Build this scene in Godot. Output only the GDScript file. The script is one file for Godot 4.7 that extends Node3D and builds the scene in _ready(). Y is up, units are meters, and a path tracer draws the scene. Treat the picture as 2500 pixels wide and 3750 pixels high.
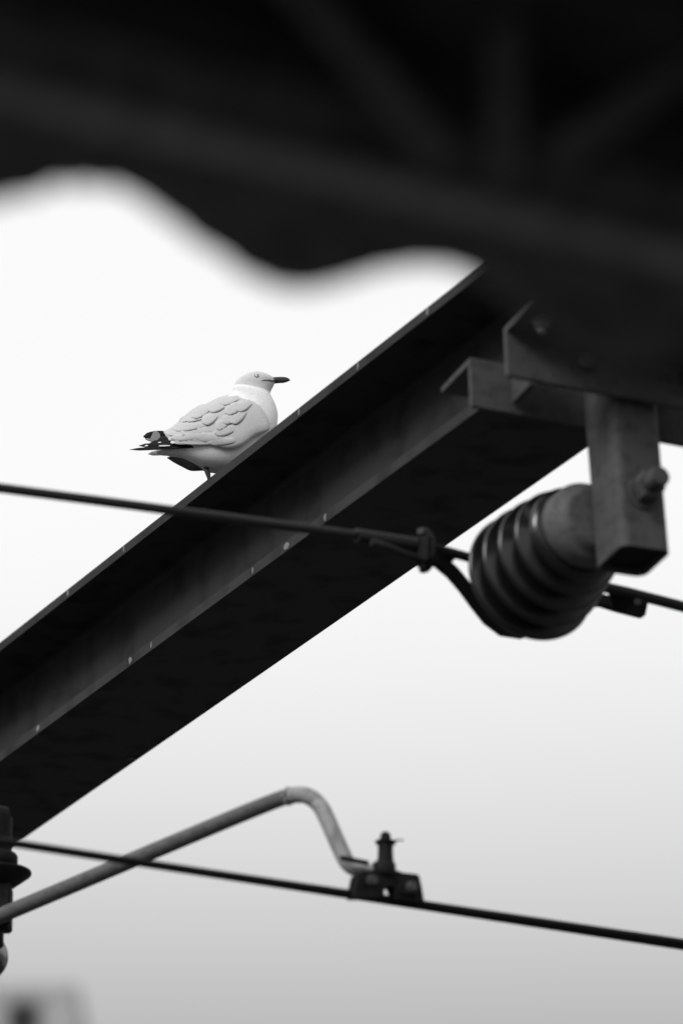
extends Node3D
# A gull on a railway gantry beam, seen from under a platform canopy with a 200 mm lens. Black and white photograph: every base colour is a grey.

const FOCAL := 20833.0          # focal length in photograph pixels (200 mm on a 36 mm tall frame of 3750 px)
const PITCH := 19.07
var cam_pos := Vector3(0, 1.6, 0)
var ax_r := Vector3(1, 0, 0)
var ax_u: Vector3
var ax_f: Vector3
var beam_dir: Vector3            # along the crossbeam, away from the platform
var wire_dir: Vector3            # along the track
var mats := {}
var used_names := {}


# ------------------------------------------------------------------ directions and places
func ray(u: float, v: float) -> Vector3:
	return ax_r * ((u - 1250.0) / FOCAL) + ax_u * ((1875.0 - v) / FOCAL) + ax_f


func at_depth(u: float, v: float, d: float) -> Vector3:
	return cam_pos + ray(u, v) * d


func at_height(u: float, v: float, y: float) -> Vector3:
	var r := ray(u, v)
	return cam_pos + r * ((y - cam_pos.y) / r.y)


# ------------------------------------------------------------------ mesh builder
class MB:
	var s := PackedVector3Array()     # smooth triangles
	var f := PackedVector3Array()     # flat triangles

	func put(t: PackedVector3Array, smooth: bool) -> void:
		var vol := 0.0
		var o := t[0]
		for i in range(0, t.size(), 3):
			vol += (t[i] - o).dot((t[i + 1] - o).cross(t[i + 2] - o))
		if vol > 0.0:
			for i in range(0, t.size(), 3):
				var k := t[i + 1]
				t[i + 1] = t[i + 2]
				t[i + 2] = k
		if smooth:
			s.append_array(t)
		else:
			f.append_array(t)

	static func q(t: PackedVector3Array, a: Vector3, b: Vector3, c: Vector3, d: Vector3) -> void:
		t.append(a); t.append(b); t.append(c)
		t.append(a); t.append(c); t.append(d)

	# rings of equal length, each closed
	func loft(rings: Array, smooth := true, caps := true, torus := false) -> void:
		var t := PackedVector3Array()
		var e := PackedVector3Array()
		var n: int = rings[0].size()
		var m: int = rings.size()
		for i in (m if torus else m - 1):
			var a: PackedVector3Array = rings[i]
			var b: PackedVector3Array = rings[(i + 1) % m]
			for k in n:
				MB.q(t, a[k], a[(k + 1) % n], b[(k + 1) % n], b[k])
		if caps and not torus:
			for w in 2:
				var r: PackedVector3Array = rings[0] if w == 0 else rings[m - 1]
				var c := Vector3.ZERO
				for p in r:
					c += p
				c /= n
				for k in n:
					var a2: Vector3 = r[(k + 1) % n] if w == 0 else r[k]
					var b2: Vector3 = r[k] if w == 0 else r[(k + 1) % n]
					e.append(c); e.append(a2); e.append(b2)
		# one orientation for body and caps
		var all := t.duplicate()
		all.append_array(e)
		var vol := 0.0
		var o := all[0]
		for i in range(0, all.size(), 3):
			vol += (all[i] - o).dot((all[i + 1] - o).cross(all[i + 2] - o))
		if vol > 0.0:
			t = flip(t)
			e = flip(e)
		if smooth:
			s.append_array(t)
		else:
			f.append_array(t)
		f.append_array(e)

	func flip(t: PackedVector3Array) -> PackedVector3Array:
		for i in range(0, t.size(), 3):
			var k := t[i + 1]
			t[i + 1] = t[i + 2]
			t[i + 2] = k
		return t

	func tube(pts: Array, radii: Array, seg := 14, squash := 1.0, side := Vector3.UP) -> void:
		var rings := []
		for i in pts.size():
			var d: Vector3
			if i == 0:
				d = pts[1] - pts[0]
			elif i == pts.size() - 1:
				d = pts[i] - pts[i - 1]
			else:
				d = (pts[i] - pts[i - 1]).normalized() + (pts[i + 1] - pts[i]).normalized()
			d = d.normalized()
			var a := d.cross(side)
			if a.length() < 0.05:
				a = d.cross(Vector3(0.3, 0.1, 0.9))
			a = a.normalized()
			var b := a.cross(d).normalized()
			var r: float = radii[min(i, radii.size() - 1)]
			var ring := PackedVector3Array()
			for k in seg:
				var w := TAU * k / seg
				ring.append(pts[i] + a * cos(w) * r + b * sin(w) * r * squash)
			rings.append(ring)
		loft(rings)

	# profile: Vector2(radius, height) along the y axis of xf
	func lathe(profile: Array, xf: Transform3D, seg := 40, smooth := true) -> void:
		var rings := []
		for p in profile:
			var ring := PackedVector3Array()
			for k in seg:
				var w := TAU * k / seg
				ring.append(xf * Vector3(cos(w) * p.x, p.y, sin(w) * p.x))
			rings.append(ring)
		loft(rings, smooth)

	# polygon in the xy plane of xf, from z0 to z1, with small bevels
	func extrude(poly: PackedVector2Array, xf: Transform3D, z0: float, z1: float) -> void:
		var t := PackedVector3Array()
		var ix := Geometry2D.triangulate_polygon(poly)
		var n := poly.size()
		var area := 0.0
		for i in n:
			area += poly[i].cross(poly[(i + 1) % n])
		for i in range(0, ix.size(), 3):
			var a := poly[ix[i]]
			var b := poly[ix[i + 1]]
			var c := poly[ix[i + 2]]
			if (b - a).cross(c - a) < 0.0:
				var k := b
				b = c
				c = k
			t.append(xf * Vector3(a.x, a.y, z1)); t.append(xf * Vector3(b.x, b.y, z1)); t.append(xf * Vector3(c.x, c.y, z1))
			t.append(xf * Vector3(a.x, a.y, z0)); t.append(xf * Vector3(c.x, c.y, z0)); t.append(xf * Vector3(b.x, b.y, z0))
		for i in n:
			var a3 := poly[i]
			var b3 := poly[(i + 1) % n]
			if area < 0.0:
				var k3 := a3
				a3 = b3
				b3 = k3
			MB.q(t, xf * Vector3(a3.x, a3.y, z0), xf * Vector3(b3.x, b3.y, z0), xf * Vector3(b3.x, b3.y, z1), xf * Vector3(a3.x, a3.y, z1))
		put(t, false)

	# chamfered box centred on xf
	func box(xf: Transform3D, size: Vector3, bev := 0.0) -> void:
		var h := size / 2.0
		var b: float = min(bev, min(h.x, min(h.y, h.z)) * 0.8)
		var t := PackedVector3Array()
		var v := func(sx: int, sy: int, sz: int, axis: int) -> Vector3:
			var p := Vector3(h.x - (b if axis != 0 else 0.0), h.y - (b if axis != 1 else 0.0), h.z - (b if axis != 2 else 0.0))
			return Vector3(p.x * sx, p.y * sy, p.z * sz)
		var polys := []
		for s1 in [-1, 1]:
			polys.append([v.call(s1, -1, -1, 0), v.call(s1, 1, -1, 0), v.call(s1, 1, 1, 0), v.call(s1, -1, 1, 0)])
			polys.append([v.call(-1, s1, -1, 1), v.call(1, s1, -1, 1), v.call(1, s1, 1, 1), v.call(-1, s1, 1, 1)])
			polys.append([v.call(-1, -1, s1, 2), v.call(1, -1, s1, 2), v.call(1, 1, s1, 2), v.call(-1, 1, s1, 2)])
		if b > 0.0:
			for s1 in [-1, 1]:
				for s2 in [-1, 1]:
					polys.append([v.call(s1, s2, -1, 0), v.call(s1, s2, 1, 0), v.call(s1, s2, 1, 1), v.call(s1, s2, -1, 1)])
					polys.append([v.call(s1, -1, s2, 0), v.call(s1, 1, s2, 0), v.call(s1, 1, s2, 2), v.call(s1, -1, s2, 2)])
					polys.append([v.call(-1, s1, s2, 1), v.call(1, s1, s2, 1), v.call(1, s1, s2, 2), v.call(-1, s1, s2, 2)])
					for s3 in [-1, 1]:
						polys.append([v.call(s1, s2, s3, 0), v.call(s1, s2, s3, 1), v.call(s1, s2, s3, 2)])
		for p in polys:
			for i in range(1, p.size() - 1):
				var a: Vector3 = p[0]
				var c: Vector3 = p[i]
				var d: Vector3 = p[i + 1]
				if (c - a).cross(d - a).dot(a + c + d) > 0.0:
					var k := c
					c = d
					d = k
				t.append(xf * a); t.append(xf * c); t.append(xf * d)
		if xf.basis.determinant() < 0.0:
			t = flip(t)
		f.append_array(t)

	func mesh(origin := Vector3.ZERO) -> ArrayMesh:
		var st := SurfaceTool.new()
		st.begin(Mesh.PRIMITIVE_TRIANGLES)
		for pass_n in 2:
			st.set_smooth_group(1 if pass_n == 0 else -1)
			for p in (s if pass_n == 0 else f):
				st.add_vertex(p - origin)
		st.generate_normals()
		return st.commit()


# ------------------------------------------------------------------ scene helpers
func part(called: String, mb: MB, m: Material, parent: Node3D, label := "") -> MeshInstance3D:
	var o := MeshInstance3D.new()
	o.name = called
	var org := Vector3.ZERO
	if parent != self:
		o.mesh = mb.mesh(base_of(parent))
	else:
		o.mesh = mb.mesh(org)
	o.material_override = m
	parent.add_child(o, true)
	if label:
		o.set_meta("label", label)
	return o


# meshes are made in world coordinates; things have their base somewhere, so subtract it (things are never turned)
func base_of(n: Node3D) -> Vector3:
	var p := Vector3.ZERO
	var k: Node = n
	while k != self and k is Node3D:
		p += k.position
		k = k.get_parent()
	return p


func thing(called: String, label: String, category: String, at := Vector3.ZERO, group := "") -> Node3D:
	var o := Node3D.new()
	o.name = called
	add_child(o, true)
	o.position = at
	o.set_meta("label", label)
	o.set_meta("category", category)
	if group:
		o.set_meta("group", group)
	return o


func grey(v: float) -> Color:
	return Color(v, v, v).linear_to_srgb()


func noise_tex(n_seed: int, freq: float, lo: float, hi: float, size := 512, octaves := 5, contrast := 1.0, stretch := 1.0) -> ImageTexture:
	# tileable grey mottling between the linear multipliers lo and hi
	var n := FastNoiseLite.new()
	n.seed = n_seed
	n.noise_type = FastNoiseLite.TYPE_SIMPLEX_SMOOTH
	n.frequency = freq
	n.fractal_octaves = octaves
	var src := n.get_seamless_image(size, size)
	var im := Image.create(size, size, false, Image.FORMAT_RGB8)
	for y in size:
		for x in size:
			var g: float = src.get_pixel(x, int(y * stretch) % size).r
			g = clampf((g - 0.5) * contrast + 0.5, 0.0, 1.0)
			var v: float = lo + (hi - lo) * g
			im.set_pixel(x, y, Color(v, v, v).linear_to_srgb())
	im.generate_mipmaps()
	return ImageTexture.create_from_image(im)


func mat(called: String, albedo: float, rough: float, tex: Texture2D = null, scale := 1.0, metal := 0.0, spec := 0.5) -> StandardMaterial3D:
	var m := StandardMaterial3D.new()
	m.albedo_color = grey(albedo)
	m.roughness = rough
	m.metallic = metal
	m.metallic_specular = spec
	if tex:
		m.albedo_texture = tex
		m.uv1_triplanar = true
		m.uv1_world_triplanar = true
		m.uv1_scale = Vector3.ONE * scale
	mats[called] = m
	return m


func frame(x: Vector3, y: Vector3, z: Vector3, o: Vector3) -> Transform3D:
	return Transform3D(Basis(x, y, z), o)


# axis-aligned frame whose y points along d
func along(d: Vector3, o: Vector3) -> Transform3D:
	var y := d.normalized()
	var x := y.cross(Vector3(0.21, 0.93, 0.3)).normalized()
	return Transform3D(Basis(x, y, x.cross(y)), o)


func hexagon(mb: MB, d: Vector3, o: Vector3, r: float, h: float) -> void:
	mb.lathe([Vector2(r * 0.9, 0), Vector2(r, h * 0.12), Vector2(r, h * 0.85), Vector2(r * 0.86, h)], along(d, o), 6, false)


func rod(mb: MB, d: Vector3, o: Vector3, r: float, h: float, seg := 18) -> void:
	mb.lathe([Vector2(r * 0.92, 0), Vector2(r, r * 0.1), Vector2(r, h - r * 0.15), Vector2(r * 0.85, h)], along(d, o), seg)


func _ready() -> void:
	var th := deg_to_rad(PITCH)
	ax_u = Vector3(0, cos(th), sin(th))
	ax_f = Vector3(0, sin(th), -cos(th))
	var b := ax_r * -9806.0 + ax_u * -7201.0 + ax_f * 20833.0
	beam_dir = Vector3(b.x, 0, b.z).normalized()
	wire_dir = Vector3(-beam_dir.z, 0, beam_dir.x)
	if wire_dir.x < 0.0:
		wire_dir = -wire_dir

	# ---- camera, sky, sun, exposure
	var cam := Camera3D.new()
	cam.name = "camera"
	cam.fov = rad_to_deg(2.0 * atan(18.0 / 200.0))
	cam.near = 0.05
	cam.far = 2000.0
	add_child(cam)
	cam.transform = Transform3D(Basis(ax_r, ax_u, -ax_f), cam_pos)
	var attr := CameraAttributesPhysical.new()
	attr.frustum_focal_length = 200.0
	attr.frustum_focus_distance = 14.3
	attr.exposure_aperture = 2.4
	cam.attributes = attr
	cam.fov = rad_to_deg(2.0 * atan(18.0 / 200.0))
	cam.current = true

	var env := Environment.new()
	env.background_mode = Environment.BG_SKY
	env.tonemap_mode = Environment.TONE_MAPPER_LINEAR
	env.tonemap_exposure = 1.35
	env.sdfgi_enabled = true
	env.ssao_enabled = true
	env.ssil_enabled = true
	var sky := Sky.new()
	var pano := PanoramaSkyMaterial.new()
	pano.panorama = overcast(1.35)
	sky.sky_material = pano
	env.sky = sky
	var we := WorldEnvironment.new()
	we.name = "world_environment"
	we.environment = env
	add_child(we)

	var sun := DirectionalLight3D.new()
	sun.name = "sun"
	sun.light_energy = 0.5
	sun.light_angular_distance = 22.0
	sun.shadow_enabled = true
	add_child(sun)
	sun.look_at_from_position(Vector3.ZERO, -Vector3(-0.52, 0.54, 0.52), Vector3.UP)

	make_materials()
	make_ground()
	make_gantry()
	make_canopy()
	make_building()
	make_bracket()
	make_insulator()
	make_wires()
	make_steady_arm()
	make_dropper()
	make_gull()


func overcast(exposure: float) -> ImageTexture:
	# bright even cloud that thins to a grey haze bank towards the horizon
	var w := 1024
	var h := 512
	var n := FastNoiseLite.new()
	n.seed = 7
	n.frequency = 1.6
	n.fractal_octaves = 3
	var im := Image.create(w, h, false, Image.FORMAT_RGBF)
	for y in h:
		var e := 90.0 - (y + 0.5) / h * 180.0
		var er := deg_to_rad(e)
		var t := smoothstep(9.8, 19.7, e)
		for x in w:
			var a := TAU * (x + 0.5) / w
			var k := n.get_noise_3d(cos(a) * cos(er) * 1.5, sin(er) * 4.0, sin(a) * cos(er) * 1.5)
			var v := 0.26 + 0.72 * t + 0.05 * k * smoothstep(0.0, 10.0, e)
			v /= exposure
			im.set_pixel(x, y, Color(v, v, v))
	return ImageTexture.create_from_image(im)


func make_materials() -> void:
	var rust := noise_tex(3, 0.012, 0.55, 1.5, 512, 6, 1.7)
	var fine := noise_tex(5, 0.05, 0.7, 1.3, 512, 4, 1.6)
	var galv := noise_tex(9, 0.02, 0.6, 1.45, 512, 5, 1.9)
	var streak := noise_tex(12, 0.03, 0.5, 1.5, 512, 5, 2.0)
	var soft := noise_tex(15, 0.03, 0.88, 1.08, 256, 4, 1.4)
	mat("steel", 0.042, 0.75, rust, 0.9, 0.0, 0.2)
	mat("flake", 0.2, 0.9, fine, 8.0)
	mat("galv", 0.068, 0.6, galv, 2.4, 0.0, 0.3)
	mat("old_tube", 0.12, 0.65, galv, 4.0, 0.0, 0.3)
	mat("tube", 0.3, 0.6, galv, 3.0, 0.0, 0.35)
	mat("fitting", 0.015, 0.65, rust, 4.0, 0.0, 0.2)
	mat("cable", 0.03, 0.6, fine, 6.0, 0.0, 0.25)
	mat("contact", 0.014, 0.6, fine, 6.0, 0.0, 0.2)
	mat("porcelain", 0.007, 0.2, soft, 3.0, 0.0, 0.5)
	mat("cap", 0.1, 0.6, galv, 5.0, 0.0, 0.3)
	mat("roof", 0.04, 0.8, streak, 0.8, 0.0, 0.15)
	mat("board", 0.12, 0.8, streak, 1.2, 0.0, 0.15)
	mat("rail", 0.26, 0.6, streak, 1.5, 0.0, 0.25)
	mat("strut", 0.13, 0.7, streak, 1.5, 0.0, 0.2)
	mat("ballast", 0.05, 0.95, rust, 0.6)
	mat("paving", 0.13, 0.9, fine, 0.7)
	mat("render_wall", 0.42, 0.9, soft, 0.3)
	mat("coping", 0.3, 0.9, soft, 0.5)
	mat("window_frame", 0.1, 0.5)
	mat("pane", 0.015, 0.15)
	mat("plumage", 0.82, 0.9, soft, 14.0, 0.0, 0.1)
	mat("head_grey", 0.6, 0.9, soft, 14.0, 0.0, 0.1)
	mat("mantle", 0.52, 0.85, soft, 16.0, 0.0, 0.12)
	mat("white_feather", 0.82, 0.85, soft, 16.0, 0.0, 0.1)
	mat("black_feather", 0.014, 0.6, soft, 16.0, 0.0, 0.25)
	mat("grey_feather", 0.28, 0.8, soft, 16.0)
	mat("shaded_down", 0.12, 0.9, streak, 9.0, 0.0, 0.1)  # flank shadow put into the base colour
	mat("bill", 0.035, 0.4, soft, 20.0, 0.0, 0.4)
	mat("leg", 0.045, 0.6, fine, 20.0)
	mat("iris", 0.7, 0.3)
	mat("eye_dark", 0.02, 0.2)


func make_ground() -> void:
	var g := MB.new()
	g.box(frame(ax_r, Vector3.UP, Vector3(0, 0, 1), Vector3(0, -1.15, 0)), Vector3(1200, 0.1, 1200))
	var o := part("ground", g, mats.ballast, self)
	o.set_meta("kind", "structure")
	# platform under the canopy, along its edge
	var p := MB.new()
	var c := Vector3(0.84266, 0, -0.53845)
	var n := Vector3(0.53845, 0, 0.84266)
	var mid := Vector3(0, 0, -5.6157) - c * 3.0 + n * 3.6
	p.box(frame(c, Vector3.UP, n, mid + Vector3(0, -0.55, 0)), Vector3(60, 1.1, 10.0), 0.03)
	var po := part("platform", p, mats.paving, self)
	po.set_meta("kind", "structure")


# ------------------------------------------------------------------ gantry
const BEAM_H := 0.344
const BEAM_W := 0.333
const FL := 0.026
func beam_top() -> Vector3:
	return at_depth(850, 1683.4, 14.1)      # on the near top edge of the top flange, beside the gull


func make_gantry() -> void:
	var t := beam_top()
	var mid := t + wire_dir * BEAM_W / 2.0
	var foot := mid + beam_dir * 8.6
	var th := thing("overhead_gantry", "black steel beam gantry that spans the tracks and carries the gull", "gantry", Vector3(foot.x, -1.1, foot.z))
	# rolled section: x along wire_dir, y up, extruded along beam_dir, with root fillets
	var hw := BEAM_W / 2.0
	var wt := 0.016
	var poly := PackedVector2Array()
	poly.append(Vector2(-hw + 0.002, 0)); poly.append(Vector2(hw - 0.002, 0)); poly.append(Vector2(hw, -0.002)); poly.append(Vector2(hw, -FL))
	var rr := 0.016
	for k in 5:
		var a := PI / 2 * k / 4.0
		poly.append(Vector2(wt / 2 + rr - rr * sin(a), -FL - rr + rr * cos(a)))
	for k in 5:
		var a2 := PI / 2 * k / 4.0
		poly.append(Vector2(wt / 2 + rr - rr * cos(a2), -BEAM_H + FL + rr - rr * sin(a2)))
	poly.append(Vector2(hw, -BEAM_H + FL)); poly.append(Vector2(hw, -BEAM_H)); poly.append(Vector2(-hw, -BEAM_H)); poly.append(Vector2(-hw, -BEAM_H + FL))
	for k in 5:
		var a3 := PI / 2 * k / 4.0
		poly.append(Vector2(-wt / 2 - rr + rr * sin(a3), -BEAM_H + FL + rr - rr * cos(a3)))
	for k in 5:
		var a4 := PI / 2 * k / 4.0
		poly.append(Vector2(-wt / 2 - rr + rr * cos(a4), -FL - rr + rr * sin(a4)))
	poly.append(Vector2(-hw, -FL)); poly.append(Vector2(-hw, -0.002))
	var m := MB.new()
	m.extrude(poly, frame(wire_dir, Vector3.UP, wire_dir.cross(Vector3.UP), mid), -8.6, 8.6)
	# which way the extrusion runs is settled by its length both ways; trim by masts
	part("crossbeam", m, mats.steel, th)
	for k in [8.4, -6.4]:
		var mm := MB.new()
		var at: Vector3 = mid + beam_dir * k
		var bot := -1.1 if k > 0 else 0.0
		var top := t.y - BEAM_H
		mm.box(frame(wire_dir, Vector3.UP, beam_dir, Vector3(at.x, (bot + top) / 2, at.z)), Vector3(0.3, top - bot, 0.3), 0.01)
		part("mast", mm, mats.steel, th)
	# flaked patches and weld blobs on the flange edges
	var rng := RandomNumberGenerator.new()
	rng.seed = 11
	var spots := []
	for uu in [[1050.0, 0.03, 1], [140.0, 0.02, 1], [478.0, 0.018, 1], [555.0, 0.008, 1], [926.0, 0.008, 1], [1190.0, 0.013, 1], [1565.0, 0.012, 0], [1095.0, 0.008, 0], [455.0, 0.009, 0], [250.0, 0.012, 0], [1310.0, 0.009, 0]]:
		spots.append(uu)
	for sp in spots:
		var lo: float = -3.0
		var hi: float = 3.0
		var base: Vector3 = t if sp[2] == 0 else t + Vector3(0, -BEAM_H + FL, 0)
		for it in 50:
			var c := (lo + hi) / 2
			var pt: Vector3 = base + beam_dir * c - cam_pos
			if 1250.0 + FOCAL * pt.dot(ax_r) / pt.dot(ax_f) > sp[0]:
				lo = c
			else:
				hi = c
		var fm := MB.new()
		var ctr: Vector3 = base + beam_dir * lo + Vector3(0, -FL / 2, 0)
		var ring0 := PackedVector3Array()
		var ring1 := PackedVector3Array()
		for k in 9:
			var a5 := TAU * k / 9.0
			var r1 := rng.randf_range(0.7, 1.1)
			var p3: Vector3 = ctr + beam_dir * cos(a5) * sp[1] * 0.6 * r1 + Vector3(0, sin(a5) * FL * 0.42 * r1, 0)
			ring0.append(p3 + wire_dir * 0.0005)
			ring1.append(ctr + (p3 - ctr) * 0.9 - wire_dir * 0.0012)
		fm.loft([ring0, ring1], false)
		part("paint_flake", fm, mats.flake, th)
	# small lug on the far lower edge
	var lug := MB.new()
	lug.box(frame(beam_dir, Vector3.UP, wire_dir, at_height(500, 2779, t.y - BEAM_H) + Vector3(0, -0.001, 0) - wire_dir * 0.014), Vector3(0.03, 0.004, 0.02), 0.001)
	part("lug", lug, mats.galv, th)


# ------------------------------------------------------------------ canopy
func make_canopy() -> void:
	var c := Vector3(0.84266, 0, -0.53845)        # along the edge
	var n := Vector3(0.53845, 0, 0.84266)         # inwards over the platform
	var p := at_depth(1250, 797, 6.05) + Vector3(0, -0.011, 0)
	var th := thing("platform_canopy", "dark platform canopy with a wavy scalloped edge overhead", "canopy", Vector3(p.x, 0.0, p.z) + n * 2.5)
	var prof := [[0.0, -0.004], [0.088, -0.014], [0.228, -0.040], [0.37, -0.065], [0.473, -0.0725], [0.55, -0.069], [0.655, -0.054], [0.734, -0.039], [0.81, -0.022], [0.92, -0.007], [1.0, -0.004]]
	var nz := FastNoiseLite.new()
	nz.seed = 4
	nz.frequency = 30.0
	var poly := PackedVector2Array()
	var s0 := -5.0
	var steps := 1400
	for i in steps + 1:
		var s := s0 + 10.0 * i / steps
		var ph := fposmod((s + 0.260) / 0.418, 1.0)
		var hgt := 0.0
		for k in prof.size() - 1:
			if ph >= prof[k][0] and ph <= prof[k + 1][0]:
				var q: float = (ph - prof[k][0]) / (prof[k + 1][0] - prof[k][0])
				var y0: float = prof[max(k - 1, 0)][1] if k > 0 else prof[prof.size() - 2][1]
				var y3: float = prof[min(k + 2, prof.size() - 1)][1] if k < prof.size() - 2 else prof[1][1]
				hgt = cubic_interpolate(prof[k][1], prof[k + 1][1], y0, y3, q)
		hgt += nz.get_noise_1d(s) * 0.007
		poly.append(Vector2(s, hgt))
	var top := 0.2
	poly.append(Vector2(s0 + 10.0, top)); poly.append(Vector2(s0, top))
	var m := MB.new()
	# strips instead of one huge polygon triangulation
	var tr := PackedVector3Array()
	var zf := n * 0.0
	var zb := n * -0.028
	for i in steps:
		var a := p + c * poly[i].x + Vector3(0, poly[i].y, 0)
		var b2 := p + c * poly[i + 1].x + Vector3(0, poly[i + 1].y, 0)
		var d := p + c * poly[i + 1].x + Vector3(0, top, 0)
		var e := p + c * poly[i].x + Vector3(0, top, 0)
		MB.q(tr, a + zf, b2 + zf, d + zf, e + zf)
		MB.q(tr, b2 + zb, a + zb, e + zb, d + zb)
		MB.q(tr, a + zb, b2 + zb, b2 + zf, a + zf)
		MB.q(tr, e + zf, d + zf, d + zb, e + zb)
	m.put(tr, false)
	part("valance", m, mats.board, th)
	# gutter rail on the inner face
	var r := MB.new()
	var pts := []
	for i in 21:
		pts.append(p + c * (-5.0 + 0.5 * i) + Vector3(0, 0.054, 0) + n * 0.012)
	r.tube(pts, [0.019], 16)
	part("rail", r, mats.rail, th)
	# bearer above the rail
	var bb := MB.new()
	bb.box(frame(c, Vector3.UP, n, p + Vector3(0, 0.175, 0) + n * 0.03), Vector3(10, 0.05, 0.05), 0.004)
	part("bearer", bb, mats.roof, th)
	# fan of struts on the inside
	var bars := [[1640, 590, 1010, -140, 0.036], [1835, 650, 1850, -120, 0.044], [2040, 560, 2640, 160, 0.038]]
	for rep in [0.0, -1.25, 1.25]:
		for bar in bars:
			var ends := []
			for q in 2:
				var r0 := ray(bar[q * 2], bar[q * 2 + 1])
				var on := p + n * 0.09
				ends.append(cam_pos + r0 * ((on - cam_pos).dot(n) / r0.dot(n)) + c * rep)
			var sb := MB.new()
			var a1: Vector3 = ends[0]
			var b1: Vector3 = ends[1]
			var d1 := (b1 - a1).normalized()
			var x1 := d1.cross(n).normalized()
			sb.box(frame(x1, d1, x1.cross(d1), (a1 + b1) / 2), Vector3(bar[4], (b1 - a1).length(), 0.02), 0.003)
			part("strut", sb, mats.strut, th)
	# corrugated roof, rising inwards
	var rf := MB.new()
	var tt := PackedVector3Array()
	var ns := 400
	for i in ns:
		var sa := -5.0 + 10.0 * i / ns
		var sc := -5.0 + 10.0 * (i + 1) / ns
		var ya := 0.225 + 0.02 * cos(TAU * sa / 0.2)
		var yc := 0.225 + 0.02 * cos(TAU * sc / 0.2)
		var k0 := n * -0.06
		var k1 := n * 8.0 + Vector3(0, 0.55, 0)
		var A := p + c * sa + Vector3(0, ya, 0)
		var C := p + c * sc + Vector3(0, yc, 0)
		var up := Vector3(0, 0.006, 0)
		MB.q(tt, A + k0, C + k0, C + k1, A + k1)
		MB.q(tt, C + k0 + up, A + k0 + up, A + k1 + up, C + k1 + up)
		MB.q(tt, A + k0 + up, C + k0 + up, C + k0, A + k0)
		MB.q(tt, C + k1 + up, A + k1 + up, A + k1, C + k1)
	rf.put(tt, false)
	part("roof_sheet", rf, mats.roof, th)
	for k in [-4.6, 2.8]:
		for q2 in [1.9, 6.4]:
			var cm := MB.new()
			var yt: float = p.y + 0.2 + q2 * 0.55 / 8.0
			var o2: Vector3 = p + c * k + n * q2
			cm.box(frame(c, Vector3.UP, n, Vector3(o2.x, yt / 2, o2.z)), Vector3(0.14, yt, 0.14), 0.01)
			part("column", cm, mats.roof, th)
	for q3 in [0.5, 1.9, 3.4, 5.0, 6.4]:
		var pm := MB.new()
		pm.box(frame(c, Vector3.UP, n, p + n * q3 + Vector3(0, 0.155 + q3 * 0.55 / 8.0, 0)), Vector3(10, 0.09, 0.06), 0.004)
		part("purlin", pm, mats.roof, th)


# ------------------------------------------------------------------ far building
func make_building() -> void:
	var corner := at_depth(290, 3600, 110.0)
	var top := corner.y
	var wd := 14.0
	var dp := 11.0
	var th := thing("apartment_building", "pale rendered block with small dark windows far beyond the tracks", "building", Vector3(corner.x - wd / 2, -1.1, corner.z - dp / 2))
	var w := MB.new()
	w.box(frame(ax_r, Vector3.UP, Vector3(0, 0, 1), Vector3(corner.x - wd / 2, (top - 0.3 - 1.1) / 2, corner.z - dp / 2)), Vector3(wd, top - 0.3 + 1.1, dp), 0.02)
	part("wall", w, mats.render_wall, th)
	var cp := MB.new()
	cp.box(frame(ax_r, Vector3.UP, Vector3(0, 0, 1), Vector3(corner.x - wd / 2, top - 0.15, corner.z - dp / 2)), Vector3(wd + 0.02, 0.3, dp + 0.02), 0.03)
	part("parapet", cp, mats.render_wall, th)
	var first := at_depth(88, 3775, 110.0)
	for row in 6:
		for col in 6:
			var cx := first.x - col * 2.1
			var cy := first.y - row * 2.9
			var fr := MB.new()
			var xf := frame(ax_r, Vector3.UP, Vector3(0, 0, 1), Vector3(cx, cy, corner.z + 0.02))
			for sgn in [-1, 1]:
				fr.box(xf.translated_local(Vector3(sgn * 0.29, 0, 0)), Vector3(0.06, 1.0, 0.08), 0.005)
				fr.box(xf.translated_local(Vector3(0, sgn * 0.47, 0)), Vector3(0.52, 0.06, 0.08), 0.005)
			var wo := part("window", fr, mats.window_frame, th)
			var pn := MB.new()
			pn.box(xf.translated_local(Vector3(0, 0, -0.005)), Vector3(0.52, 0.88, 0.04))
			part("pane", pn, mats.pane, wo)


# ------------------------------------------------------------------ bracket below the beam
var br_o: Vector3
var br_w: Vector3
var br_b: Vector3
var br_u: Vector3
func bl(w: float, b: float, y: float) -> Vector3:
	return br_o + br_w * w - br_b * b + br_u * y


func rounded_rect(x0: float, x1: float, y0: float, y1: float, r: float, seg := 6) -> PackedVector2Array:
	var out := PackedVector2Array()
	for k in 4:
		var cx := x1 - r if k == 0 or k == 3 else x0 + r
		var cy := y1 - r if k < 2 else y0 + r
		for i in seg + 1:
			var a := PI / 2 * (k + float(i) / seg)
			out.append(Vector2(cx + r * cos(a), cy + r * sin(a)))
	return out


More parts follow.
